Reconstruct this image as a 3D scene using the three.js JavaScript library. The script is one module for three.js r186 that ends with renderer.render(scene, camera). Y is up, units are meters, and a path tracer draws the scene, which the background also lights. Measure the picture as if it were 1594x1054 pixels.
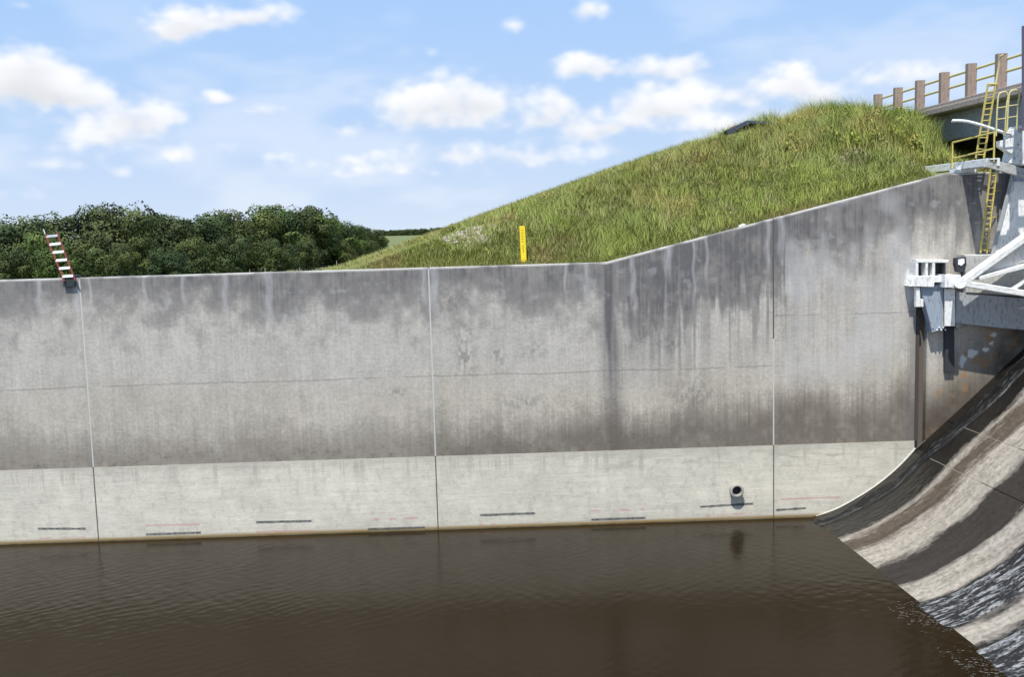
import * as THREE from 'three';
import { mergeGeometries } from 'three/addons/utils/BufferGeometryUtils.js';

// ---------------------------------------------------------------- camera, sky, sun, exposure
const scene = new THREE.Scene();
const CAM = new THREE.Vector3(2.238, 10.803, 35.693);
const camera = new THREE.PerspectiveCamera(37.047, 1024 / 678, 0.1, 9000);
camera.position.copy(CAM);
camera.rotation.set(-0.10907, -0.01764, -0.02879, 'YXZ');
camera.updateMatrixWorld(true);
const renderer = new THREE.WebGLRenderer({ antialias: true });
renderer.setSize(1024, 678);
renderer.toneMapping = THREE.LinearToneMapping;
renderer.toneMappingExposure = 1.2;
renderer.shadowMap.enabled = true;
renderer.shadowMap.type = THREE.PCFSoftShadowMap;

const SUNDIR = new THREE.Vector3(-0.34, 2.0, 1.0).normalize();
const sun = new THREE.DirectionalLight(new THREE.Color(1.0, 0.96, 0.88), 4.6);
sun.position.copy(SUNDIR).multiplyScalar(120).add(new THREE.Vector3(5, 5, -10));
sun.target.position.set(5, 5, -10);
sun.castShadow = true;
sun.shadow.mapSize.set(4096, 4096);
Object.assign(sun.shadow.camera, { left: -90, right: 90, top: 90, bottom: -90, near: 1, far: 400 });
sun.shadow.bias = -0.0004;
scene.add(sun, sun.target);

// ---------------------------------------------------------------- helpers: noise, random
function rng(seed) { let s = seed >>> 0; return () => { s = (s + 0x6D2B79F5) | 0; let t = Math.imul(s ^ (s >>> 15), 1 | s); t = (t + Math.imul(t ^ (t >>> 7), 61 | t)) ^ t; return ((t ^ (t >>> 14)) >>> 0) / 4294967296; }; }
const LAT = new Float32Array(65536); { const r = rng(77); for (let i = 0; i < 65536; i++) LAT[i] = r(); }
function vn(x, y) {
  const xi = Math.floor(x), yi = Math.floor(y); let fx = x - xi, fy = y - yi;
  fx = fx * fx * (3 - 2 * fx); fy = fy * fy * (3 - 2 * fy);
  const x0 = xi & 255, x1 = (xi + 1) & 255, y0 = (yi & 255) << 8, y1 = ((yi + 1) & 255) << 8;
  const a = LAT[y0 + x0], b = LAT[y0 + x1], c = LAT[y1 + x0], d = LAT[y1 + x1];
  return a + (b - a) * fx + (c - a + (a - b - c + d) * fx) * fy;
}
function fbm(x, y, o = 4) { let s = 0, a = 0.5, n = 0; for (let i = 0; i < o; i++) { s += a * vn(x, y); n += a; a *= 0.5; x = x * 2.03 + 17.3; y = y * 2.03 + 9.1; } return s / n; }
const clamp = (v, a = 0, b = 1) => v < a ? a : v > b ? b : v;
const ss = (a, b, v) => { v = clamp((v - a) / (b - a)); return v * v * (3 - 2 * v); };
const mix = (a, b, t) => a + (b - a) * t;
const lin = c => c <= 0.04045 ? c / 12.92 : Math.pow((c + 0.055) / 1.055, 2.4);
const sr = c => { c = clamp(c); return c <= 0.0031308 ? c * 12.92 : 1.055 * Math.pow(c, 1 / 2.4) - 0.055; };
const V = (x, y, z) => new THREE.Vector3(x, y, z);

// a photo pixel gives a direction; the distance comes from the plane it touches
const F = 527 / Math.tan(37.047 * Math.PI / 360);
function ray(px, py) { return V((px - 797) / F, -(py - 527) / F, -1).applyQuaternion(camera.quaternion); }
function W(px, py, z = 0) { const d = ray(px, py); return CAM.clone().addScaledVector(d, (z - CAM.z) / d.z); }      // on the wall's plane or parallel to it
function G(px, py, h) { const d = ray(px, py); return CAM.clone().addScaledVector(d, (h - CAM.y) / d.y); }          // on a level plane
const AX = 0.045;                                   // the dam's axis runs along (AX, 0, 1)

// ---------------------------------------------------------------- the sky: air and clouds
{
  const SK = 0.88, w = 2048, h = 2048, data = new Float32Array(w * h * 4);
  const dirOf = (px, py) => { const d = ray(px, py).normalize(); return [Math.atan2(d.x, -d.z), Math.asin(d.y)]; };
  // cumulus: photo position, half width, half height (pixels), strength
  const spots = [
    [20, 120, 55, 38, 1.1], [70, 135, 70, 28, 1.1], [120, 148, 60, 18, .9], [45, 100, 40, 24, 1],
    [205, 180, 55, 28, 1.0], [160, 205, 70, 22, .75], [250, 175, 40, 22, .7],
    [285, 35, 42, 24, 1.0], [300, 45, 30, 16, .8], [400, 22, 55, 24, 1.05], [360, 30, 30, 16, .7],
    [342, 145, 20, 12, .95], [417, 163, 28, 14, .7], [290, 240, 32, 20, .6], [355, 228, 24, 12, .5], [430, 255, 45, 15, .5], [185, 266, 22, 12, .5],
    [640, 165, 60, 30, 1.05], [715, 150, 55, 32, 1.1], [765, 160, 42, 26, 1.0], [690, 190, 110, 18, .8], [780, 235, 60, 18, .75], [690, 238, 70, 16, .6], [560, 248, 50, 14, .45],
    [870, 165, 38, 26, .95], [910, 195, 50, 22, .9], [960, 195, 40, 18, .75], [845, 180, 22, 20, .7],
    [905, 105, 38, 18, .95], [945, 107, 36, 14, .85], [1060, 97, 52, 20, .95], [1010, 108, 40, 12, .7],
    [1040, 155, 48, 28, 1.0], [1010, 165, 45, 20, .8], [1150, 150, 55, 22, .85], [1235, 130, 38, 30, 1.0], [1270, 150, 40, 16, .7],
    [920, 20, 26, 20, .95], [805, 40, 24, 14, .6], [680, 83, 26, 11, .45], [1380, 120, 90, 22, .55], [1460, 105, 60, 12, .4], [1470, 50, 26, 10, .4], [30, 5, 40, 12, .6],
    [100, 245, 70, 22, .4], [40, 300, 60, 14, .35], [540, 200, 40, 10, .3], [1080, 190, 120, 16, .6], [620, 270, 160, 14, .35], [880, 240, 90, 18, .5],
  ].map(([x, y, rx, ry, s]) => { const [az, el] = dirOf(x, y); return [az, el, rx / F * 1.05, ry / F * 1.05, s]; });
  for (let j = 0; j < h; j++) {
    const el = ((j + 0.5) / h - 0.5) * Math.PI, e = Math.max(0, el);
    const t = ss(0, 0.5, e) * 0.55 + 0.45 * ss(0.0, 1.45, e);
    const k = 1 - Math.exp(-e * 5.5);
    for (let i = 0; i < w; i++) {
      const th = ((i + 0.5) / w - 0.5) * 2 * Math.PI;           // atan2(z, x)
      let az = th + Math.PI / 2; if (az > Math.PI) az -= 2 * Math.PI;
      let r = mix(0.65, 0.275, k), g = mix(0.755, 0.525, k), b = mix(0.90, 0.935, k);
      const z = ss(0.35, 1.5, e); r = mix(r, 0.13, z * .8); g = mix(g, 0.30, z * .8); b = mix(b, 0.70, z * .8);
      if (el > -0.02 && el < 1.3) {
        let blob = 0, low = 0;
        if (Math.abs(az) < 0.62 && el < 0.36) {
          const wx = (fbm(az * 22 + 5, el * 22, 3) - .5) * 0.022, wy = (fbm(az * 22 + 55, el * 22 + 31, 3) - .5) * 0.018;
          for (const [a, q, rx, ry, s] of spots) {
            const dx = (az + wx - a) / rx; if (dx > 2 || dx < -2) continue;
            let dy = (el + wy - q) / ry; if (dy < 0) dy *= 1.25; if (dy > 2 || dy < -2) continue;
            const v = s * Math.exp(-(dx * dx + dy * dy) * 1.05);
            if (v > 0) { blob = 1 - (1 - blob) * (1 - Math.min(.98, v)); low += v * clamp(-dy * .6 + .25); }
          }
        } else {                                                  // the same fair-weather cumulus all round
          const ey = 1 / (el + 0.12);
          blob = ss(.52, .78, fbm(az * 7 + 40, ey * 2.2 + 3, 4)) * .95; low = .35 * blob;
        }
        const n = .6 * fbm(az * 34 + 11, el * 44 + 4, 5) + .4 * fbm(az * 95 + 1, el * 120 + 4, 3);
        const hazecl = .30 * ss(.45, .75, fbm(az * 9 + 3, el * 26 + 8, 4)) * (1 - ss(.12, .3, el));
        const d = clamp(ss(0.17, 1.0, blob + (n - 0.5) * 1.55 * ss(0.02, .3, blob)) * .97 + hazecl);
        const br = 1.0 - 0.23 * clamp(low) - 0.10 * (1 - n);
        r = mix(r, 1.0 * br, d); g = mix(g, 1.012 * br + .006, d); b = mix(b, 1.03 * br + .03, d);
      }
      const o = (j * w + i) * 4; data[o] = r * SK; data[o + 1] = g * SK; data[o + 2] = b * SK; data[o + 3] = 1;
    }
  }
  const tex = new THREE.DataTexture(data, w, h, THREE.RGBAFormat, THREE.FloatType);
  tex.mapping = THREE.EquirectangularReflectionMapping; tex.magFilter = THREE.LinearFilter; tex.minFilter = THREE.LinearFilter; tex.needsUpdate = true;
  scene.background = tex; scene.environment = tex;
}

// ---------------------------------------------------------------- naming and building
const taken = new Map();
function numbered(n) { const k = taken.get(n) || 0; taken.set(n, k + 1); return k ? n + '_' + String(k).padStart(3, '0') : n; }
function tag(o, label, category, group, kind) { o.userData.label = label; o.userData.category = category; if (group) o.userData.group = group; if (kind) o.userData.kind = kind; return o; }
function mesh(name, geo, mat, parent) {
  const m = new THREE.Mesh(geo, mat); m.castShadow = m.receiveShadow = true;
  m.name = parent ? name : numbered(name); (parent || scene).add(m); return m;
}
function thing(name, pos, label, category, group) { const g = new THREE.Group(); g.name = numbered(name); g.position.copy(pos); scene.add(g); return tag(g, label, category, group); }
// geometry written in world coordinates, moved into its thing's frame
function part(name, geo, mat, parent) { const g = geo.clone(); let o = V(0, 0, 0), p = parent; while (p && p !== scene) { o.add(p.position); p = p.parent; } g.translate(-o.x, -o.y, -o.z); return mesh(name, g, mat, parent); }
// box bar from a to b; up gives the direction of its height
function bar(a, b, w, h, up = V(0, 1, 0), c = 0.12) {
  const L = a.distanceTo(b), z = b.clone().sub(a).normalize();
  let x = new THREE.Vector3().crossVectors(up, z); if (x.lengthSq() < 1e-6) x.set(1, 0, 0); x.normalize(); const y = new THREE.Vector3().crossVectors(z, x);
  const k = Math.min(w, h) * c, W2 = w / 2, H2 = h / 2, s = new THREE.Shape();
  s.moveTo(-W2 + k, -H2); s.lineTo(W2 - k, -H2); s.lineTo(W2, -H2 + k); s.lineTo(W2, H2 - k); s.lineTo(W2 - k, H2); s.lineTo(-W2 + k, H2); s.lineTo(-W2, H2 - k); s.lineTo(-W2, -H2 + k); s.closePath();
  const g = new THREE.ExtrudeGeometry(s, { depth: L, bevelEnabled: false });
  g.applyMatrix4(new THREE.Matrix4().makeBasis(x, y, z).setPosition(a)); return g;
}
function tube(pts, r, seg = 8, n = 0) { const c = pts.length === 2 ? new THREE.LineCurve3(pts[0], pts[1]) : new THREE.CatmullRomCurve3(pts, false, 'centripetal'); return new THREE.TubeGeometry(c, n || (pts.length === 2 ? 1 : pts.length * 6), r, seg, false); }
function capped(a, b, r, seg = 12) { const L = a.distanceTo(b), g = new THREE.CylinderGeometry(r, r, L, seg); g.translate(0, L / 2, 0); g.applyQuaternion(new THREE.Quaternion().setFromUnitVectors(V(0, 1, 0), b.clone().sub(a).normalize())); g.translate(a.x, a.y, a.z); return g; }
// plate: outline in pixels on the plane z, with thickness towards the wall
function plate(pts, z, t, bev = 0.012) {
  const s = new THREE.Shape(); pts.forEach(([x, y], i) => { const p = W(x, y, z); i ? s.lineTo(p.x, p.y) : s.moveTo(p.x, p.y); }); s.closePath();
  const g = new THREE.ExtrudeGeometry(s, { depth: t - 2 * bev, bevelEnabled: true, bevelThickness: bev, bevelSize: bev, bevelOffset: -bev, bevelSegments: 1 });
  g.translate(0, 0, z - t + bev); return g;
}
function boxPx(x0, y0, x1, y1, z, t, bev = 0.012) { return plate([[x0, y1], [x1, y1], [x1, y0], [x0, y0]], z, t, bev); }
function uvXY(g, x0, x1, y0, y1, ox = 0, oy = 0) { const p = g.attributes.position, a = new Float32Array(p.count * 2); for (let i = 0; i < p.count; i++) { a[2 * i] = (p.getX(i) + ox - x0) / (x1 - x0); a[2 * i + 1] = (p.getY(i) + oy - y0) / (y1 - y0); } g.setAttribute('uv', new THREE.BufferAttribute(a, 2)); return g; }
function texture(w, h, fn, color = true) {
  const d = new Uint8Array(w * h * 4), c = [0, 0, 0];
  for (let j = 0; j < h; j++) for (let i = 0; i < w; i++) { fn((i + .5) / w, (j + .5) / h, c); const o = (j * w + i) * 4; if (color) { d[o] = sr(c[0]) * 255; d[o + 1] = sr(c[1]) * 255; d[o + 2] = sr(c[2]) * 255; } else { d[o] = d[o + 1] = d[o + 2] = clamp(c[0]) * 255; } d[o + 3] = 255; }
  const t = new THREE.DataTexture(d, w, h); t.magFilter = THREE.LinearFilter; t.minFilter = THREE.LinearMipmapLinearFilter; t.generateMipmaps = true; t.wrapS = t.wrapT = THREE.RepeatWrapping;
  if (color) t.colorSpace = THREE.SRGBColorSpace; t.needsUpdate = true; return t;
}
const std = (r, g, b, rough = .8, o = {}) => new THREE.MeshStandardMaterial({ color: new THREE.Color().setRGB(r, g, b), roughness: rough, ...o });

// mottled wear for painted steel, in metres
function wearTex(seed, base, stain, amount) {
  return texture(256, 256, (u, v, c) => { const n = fbm(u * 8 + seed, v * 8 + seed, 4), s = ss(.55, .75, fbm(u * 22 + seed * 3, v * 5 + seed, 4)) * amount; for (let k = 0; k < 3; k++) c[k] = mix(base[k] * (.86 + .28 * n), stain[k], s); });
}
const M = {
  white: std(1, 1, 1, .45, { map: wearTex(3, [.80, .81, .80], [.34, .25, .18], .5) }),
  grey: std(1, 1, 1, .55, { map: wearTex(9, [.36, .38, .40], [.12, .11, .10], .5) }),
  blue: std(1, 1, 1, .5, { map: wearTex(14, [.30, .36, .44], [.14, .13, .12], .5) }),
  dark: std(.035, .037, .045, .7),
  yellow: std(1, 1, 1, .5, { map: wearTex(21, [.60, .49, .14], [.30, .20, .06], .5) }),
  paleYellow: std(1, 1, 1, .5, { map: wearTex(25, [.62, .56, .26], [.3, .24, .1], .5) }),
  sign: std(.85, .62, .02, .45),
  red: std(.22, .035, .025, .5), rung: std(.62, .63, .62, .35, { metalness: .3 }),
  post: std(1, 1, 1, .9, { map: wearTex(31, [.30, .225, .185], [.17, .12, .11], .6) }),
  deck: std(1, 1, 1, .9, { map: wearTex(37, [.33, .28, .24], [.12, .10, .09], .7) }),
  girder: std(1, 1, 1, .8, { map: wearTex(41, [.27, .28, .31], [.15, .14, .14], .5) }),
  block: std(1, 1, 1, .9, { map: wearTex(47, [.46, .46, .44], [.25, .24, .21], .6) }),
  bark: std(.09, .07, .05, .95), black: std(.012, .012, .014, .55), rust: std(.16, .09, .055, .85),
  sealWhite: std(.50, .50, .47, .8), sealDark: std(.10, .085, .075, .85), sealGrey: std(.33, .30, .28, .85),
};

// ---------------------------------------------------------------- training wall
const TOP = 9.49;
const wallTop = x => x < 6.3 ? TOP : x < 18.3 ? TOP + (x - 6.3) * 0.232 : 12.274;
const UX0 = -22, UX1 = 30, UY0 = 2.5, UY1 = 12.5;
const onWall = (px, py) => { const p = W(px, py); return [p.x, p.y]; };
const CL = [[721, 513, .3, .3], [722, 550, .35, .6], [728, 565, .3, .4], [776, 552, .3, .5], [832, 545, .4, .3], [815, 626, .9, .25], [619, 611, .3, .2], [700, 468, .6, .4], [1000, 520, .4, .4], [1045, 535, .4, .4], [1075, 610, .9, .5], [890, 480, .12, .06], [470, 700, .2, .15], [330, 702, .15, .2]].map(([x, y, a, b]) => [...onWall(x, y), a, b]);
const LI = [[285, 1.7], [350, 1.8], [418, 2.3], [225, 1.2], [60, 1.6], [118, 1.6], [140, 1.4], [660, 1.5], [676, 1.9], [880, 1.4], [912, 1.8], [1040, 1.5], [1100, 1.9], [1195, 2.5], [1216, 2.0], [1080, 3], [985, 2.4]].map(([px, l], i) => [onWall(px, 440)[0], .07 + .05 * (i % 3), l]);
const SP = [[1512, 552, .35, .2], [1530, 545, .4, .12], [1545, 530, .2, .4], [1500, 562, .2, .3]].map(([x, y, a, b]) => [...onWall(x, y), a, b]);
const upperTex = texture(2048, 1024, (u, v, c) => {
  const x = mix(UX0, UX1, u), y = mix(UY0, UY1, v), top = wallTop(x), d = top - y;      // d: below the coping
  const n1 = fbm(x * .55 + 3, y * .6 + 8, 4), n2 = fbm(x * 2.6 + 31, y * 1.9, 4), grain = fbm(x * 16, y * 15 + 5, 3);
  const st = fbm(x * 5.5 + 2, y * .22 + 1, 4), stf = vn(x * 21 + 7, y * .5) * .6 + vn(x * 43 + 1, y * .9) * .4;     // runs down the face
  const right0 = ss(5, 9, x), n3 = .55 * n2 + .25 * fbm(x * 7.5 + 3, y * 5 + 9, 3) + .2 * grain;
  // lift of bare concrete: warm grey
  let r = .455, g = .415, b = .350;
  const cool = ss(.3, .75, n1 * .55 + ss(4.4, 6.6, y) * .5);
  r = mix(r, .455, cool); g = mix(g, .425, cool); b = mix(b, .380, cool);
  const ton = .83 + .34 * n1 * .6 + .20 * (n2 - .5) + .13 * (grain - .5) + (.10 + .14 * right0) * (stf - .5) + .05 * (vn(x * 1.64, 3) - .5); r *= ton; g *= ton; b *= ton;
  const right = ss(5.8, 8, x) * (1 - .6 * ss(12.4, 14, x));
  // black weathering that runs down from the coping, ragged along its foot
  const reach = .75 + (.35 + 1.0 * right) * st + 1.9 * (n1 - .4) + right * (1.6 * st) + .5 * ss(-20, -2, x) * (1 - right) + (x > 12.2 && x < 18 ? -.15 : 0);
  let blk = ss(reach + 1.05, reach - .95, d + (stf - .5) * (.25 + .6 * right) + (n2 - .5) * 1.6 + (n3 - .5) * 1.0) * (.30 + 1.02 * n3) * (.70 + .48 * stf) * (1 + .2 * right);
  // single runs
  const runs = ss(.52, .76, fbm(x * 3.6 + 60, y * .13 + 4, 3) + (stf - .5) * .25) * (1 - ss(1.2, 4.8 + 2.2 * right, d)) * (.10 + .7 * right);
  blk = Math.max(blk, runs * (.45 + .7 * stf) * .85);
  const thin = ss(.60, .82, vn(x * 9.5 + 13, y * .12) + (stf - .5) * .35) * right * (1 - ss(3.2, 5.5, d)) * .6; blk = Math.max(blk, thin);
  // the wide run below the bend in the coping
  const wx = (x - 6.32 - .05 * (vn(3, y * 1.3) - .5) - .02 * (9.5 - y)) / (.30 + .10 * vn(9, y * .9)), wide = Math.exp(-wx * wx) * (.55 + .7 * fbm(x * 9, y * .7 + 6, 3)) * (1 - .35 * ss(2.2, 4.8, d)) * 1.05;
  blk = Math.max(blk, wide);
  // dirt and growth along the foot, above the clean band
  const fh = .50 + .85 * fbm(x * .9 + 12, 4.2, 3) + .55 * ss(2.5, 7, x) * ss(.35, .6, fbm(x * .6 + 2, 1.5, 2)) + .4 * ss(11.6, 13.6, x);
  let foot = ss(fh + .95, fh - .75, (y - 2.72) + (n3 - .5) * 1.5 + (stf - .5) * .25) * (.26 + 1.05 * n3) * (.68 + .32 * ss(-3, 3, x));
  const speck = ss(.60, .74, fbm(x * 7 + 5, y * 7, 3)) * ss(1.1, .1, y - 2.7);
  foot = clamp(foot * 1.25 + speck * .30 * n2);
  r = mix(r, .100, clamp(blk) * .95); g = mix(g, .096, clamp(blk) * .95); b = mix(b, .100, clamp(blk) * .95);
  r = mix(r, .100, foot * .82); g = mix(g, .082, foot * .82); b = mix(b, .065, foot * .82);
  const gm = .87 + .24 * grain + .08 * stf; r *= gm; g *= gm; b *= gm;
  // clusters of black growth
  for (const [cx, cy, rx, ry] of CL) { const dx = (x - cx) / rx, dy = (y - cy) / ry, q = dx * dx + dy * dy; if (q < 3) { const k = ss(.46, .66, fbm(x * 12 + cx, y * 7, 3) + .04) * Math.exp(-q) * .42; r = mix(r, .11, k); g = mix(g, .11, k); b = mix(b, .10, k); } }
  // lime that has leached out: pale runs and blots
  let lime = 0;
  for (const [cx, w, len] of LI) { const dx = Math.abs(x - cx - .03 * Math.sin(y * 5 + cx)) / w; if (dx < 1) lime = Math.max(lime, (1 - dx * dx) * ss(len, len * .45, d) * (.4 + .6 * vn(x * 30, y * 3.5))); }
  lime = Math.max(lime, ss(.66, .78, fbm(x * 2.4 + 90, y * 2.4 + 40, 3)) * ss(2.6, 1.2, d) * ss(.25, .5, d) * .4);
  if (x > 12.6 && x < 17.4) lime = Math.max(lime, ss(.47, .72, fbm(x * .9 + 7, y * .55 + 3, 3)) * ss(4.4, 5.6, y) * .75);
  r = mix(r, .50, lime * .55); g = mix(g, .495, lime * .55); b = mix(b, .50, lime * .55);
  // coping edge: light caught by the chamfer, painted in as a pale line
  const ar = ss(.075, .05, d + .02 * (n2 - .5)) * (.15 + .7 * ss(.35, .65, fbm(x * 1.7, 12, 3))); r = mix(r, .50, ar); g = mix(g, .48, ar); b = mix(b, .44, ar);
  // lift joint: a hairline that wanders
  const ly = (x < 12.2 ? 5.62 : 7.42) + .05 * (vn(x * .8, 2) - .5) + .025 * (vn(x * 6, 7) - .5), lw = Math.abs(y - ly);
  const crack = ss(.034, .008, lw) * ss(.22, .5, fbm(x * 1.6, 66, 2) + (x > 3 && x < 12 ? .12 : 0)) * .42; r = mix(r, .12, crack); g = mix(g, .11, crack); b = mix(b, .105, crack);
  // gate bay beyond the slot: rust and mud
  if (x > 17.55) {
    const og = .98 * (x - 17.6) + 2.5, k = clamp(ss(3.3, .4, y - og + (n1 - .5) * 2.0) * (.62 + .6 * n2));
    r = mix(r, .085, k); g = mix(g, .066, k); b = mix(b, .048, k);
    const ru = ss(.55, .75, fbm(x * 2.2 + 9, y * 2 + 9, 3)) * ss(3.0, 1.4, y - og) * ss(-.2, .8, y - og) * .7; r = mix(r, .30, ru); g = mix(g, .17, ru); b = mix(b, .075, ru);
    for (const [cx, cy, rx, ry] of SP) { const dx = (x - cx) / rx, dy = (y - cy) / ry, q = dx * dx + dy * dy; if (q < 4) { const k2 = ss(.42, .6, fbm(x * 5 + cx, y * 6, 3) * Math.exp(-q * .6) + .12 * Math.exp(-q)) * .9; r = mix(r, .62, k2); g = mix(g, .62, k2); b = mix(b, .60, k2); } }
  }
  // streaks beside the slot
  const sl = ss(.55, .05, Math.abs(x - 17.35) + (st - .5) * .5) * ss(8.2, 6.8, y) * .6; r = mix(r, .13, sl); g = mix(g, .115, sl); b = mix(b, .11, sl);
  // splash of white paint beside the trunnion
  const pd = Math.hypot((x - 17.15) / .28, (y - 8.3 - (x - 17.15) * .4) / .75), pa = ss(1.05, .7, pd + (n2 - .5) * 1.1) * .85; r = mix(r, .68, pa); g = mix(g, .68, pa); b = mix(b, .67, pa);
  c[0] = r; c[1] = g; c[2] = b;
});
const LX0 = -22, LX1 = 18, LY0 = -0.4, LY1 = 2.9;
// painted marks on the clean band: [x0, y0, x1, y1] in photo pixels, on the wall
const BLACKS = [[60, 823, 135, 823], [228, 832, 314, 829], [399, 813, 486, 811], [573, 824, 662, 821], [747, 802, 833, 799], [920, 809, 1005, 806], [1089, 789, 1172, 784], [1207, 794, 1254, 791]];
const PINKS = [[228, 818, 312, 816], [399, 828, 486, 826], [573, 809, 662, 806], [747, 817, 800, 815], [920, 795, 1005, 793], [1090, 803, 1170, 799], [1215, 777, 1306, 774], [62, 838, 135, 836]];
const marks = [...BLACKS.map(m => [...onWall(m[0], m[1]), ...onWall(m[2], m[3]), 0]), ...PINKS.map((m, i) => [...onWall(m[0], m[1]), ...onWall(m[2], m[3]), 1 + i])];
const lowerTex = texture(2048, 320, (u, v, c) => {
  const x = mix(LX0, LX1, u), y = mix(LY0, LY1, v);
  const n1 = fbm(x * .6 + 9, y * .8 + 2, 4), n2 = fbm(x * 3 + 5, y * 2.4 + 31, 4), gr = fbm(x * 15 + 2, y * 15, 3), hz = fbm(x * .7, y * 9 + 3, 3), stf = vn(x * 17, y * .8 + 30);
  let t = .84 + .22 * (n1 - .5) + .20 * (n2 - .5) + .16 * (gr - .5) + .13 * (hz - .5);
  let r = .70 * t, g = .66 * t, b = .555 * t;
  // thin run-off stains from the ledge
  let s = ss(.56, .82, fbm(x * 4.2 + 71, y * .35, 3) + (stf - .5) * .3) * ss(1.6, 2.6, y + (n2 - .5)) * .38;
  s = Math.max(s, ss(2.35, 2.72, y + (n2 - .5) * .5) * .45 * n2); s = Math.max(s, ss(2.685, 2.71, y) * (.35 + .5 * n2));
  s = Math.max(s, ss(.5, .75, fbm(x * 1.6, y * 7 + 2, 3)) * ss(.3, .05, Math.abs(y - 2.3 - .1 * n1)) * .4 * ss(4, 9, x) );
  s = Math.max(s, ss(.63, .75, fbm(x * 6 + 1, y * 4 + 4, 3)) * .16);
  r = mix(r, .20, s); g = mix(g, .185, s); b = mix(b, .15, s);
  // old water line with brown scum
  const wl = ss(.17 + .05 * n2, .05, y); r = mix(r, .25, wl); g = mix(g, .145, wl); b = mix(b, .028, wl);
  const wl2 = ss(.06, .02, y); r = mix(r, .085, wl2); g = mix(g, .062, wl2); b = mix(b, .025, wl2);
  const fa = ss(.4, .1, y) * .3 * n2; r = mix(r, .35, fa); g = mix(g, .33, fa); b = mix(b, .24, fa);
  for (const [x0, y0, x1, y1, k] of marks) {
    if (x < x0 - .1 || x > x1 + .1) continue;
    const yy = y0 + (y1 - y0) * (x - x0) / (x1 - x0), dd = Math.abs(y - yy) + (n2 - .5) * .03, ends = ss(x0 - .03, x0 + .04, x) * ss(x1 + .03, x1 - .04, x);
    if (k === 0) { const a = ss(.058, .026, dd) * ends * (.55 + .6 * gr); r = mix(r, .07, clamp(a)); g = mix(g, .075, clamp(a)); b = mix(b, .08, clamp(a)); }
    else { const a = ss(.05, .015, dd) * ends * ss(.3, .6, vn(x * 5 + k, k) + (k === 1 || k === 7 || k === 2 ? .35 : 0)) * .55; r = mix(r, .50, a); g = mix(g, .22, a); b = mix(b, .2, a); }
  }
  c[0] = r; c[1] = g; c[2] = b;
});
const wallBump = texture(1024, 512, (u, v, c) => { const x = u * 26, y = v * 13; c[0] = .45 * fbm(x * 2, y * 2, 4) + .3 * vn(x * 14, y * .8) + .25 * fbm(x * 12, y * 12, 2); }, false);
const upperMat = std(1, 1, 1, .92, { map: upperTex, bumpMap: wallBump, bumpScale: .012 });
const lowerMat = std(1, 1, 1, .88, { map: lowerTex, bumpMap: wallBump, bumpScale: .012 });

const wall = thing('retaining_wall', V(0, 0, 0), 'long grey weather-stained concrete wall rising out of the brown water', 'wall');
const GAP = 0.018, JO = [-12.2, 0, 12.2];
function wallPanel(x0, x1, z, t, y0 = 2.5, name = 'wall_panel', topAt = wallTop) {
  const s = new THREE.Shape(), br = [6.3, 18.3].filter(b => b > x0 && b < x1);
  s.moveTo(x0, y0); s.lineTo(x1, y0); s.lineTo(x1, topAt(x1)); br.reverse().forEach(b => s.lineTo(b, topAt(b))); s.lineTo(x0, topAt(x0)); s.closePath();
  const bv = .016, g = new THREE.ExtrudeGeometry(s, { depth: t - 2 * bv, bevelEnabled: true, bevelThickness: bv, bevelSize: bv, bevelOffset: -bv, bevelSegments: 1 });
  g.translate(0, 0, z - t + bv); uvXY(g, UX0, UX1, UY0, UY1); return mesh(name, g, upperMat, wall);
}
const T = .5, xs = [-40, ...JO, 17.32];
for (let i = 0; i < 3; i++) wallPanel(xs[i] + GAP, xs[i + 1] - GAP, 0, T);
{ // last panel runs on into the gate bay; a stop-log slot is cut into its lower half
  const s = new THREE.Shape(); [[12.2 + GAP, 2.5], [17.32, 2.5], [17.32, 8.1], [17.72, 8.1], [17.72, 2.5], [31, 2.5], [31, wallTop(31)], [18.3, wallTop(18.3)], [12.2 + GAP, wallTop(12.2 + GAP)]].forEach(([x, y], i) => i ? s.lineTo(x, y) : s.moveTo(x, y)); s.closePath();
  const bv = .016, g = new THREE.ExtrudeGeometry(s, { depth: T - 2 * bv, bevelEnabled: true, bevelThickness: bv, bevelSize: bv, bevelOffset: -bv, bevelSegments: 1 }); g.translate(0, 0, -T + bv); uvXY(g, UX0, UX1, UY0, UY1); mesh('wall_panel', g, upperMat, wall);
}
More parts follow.
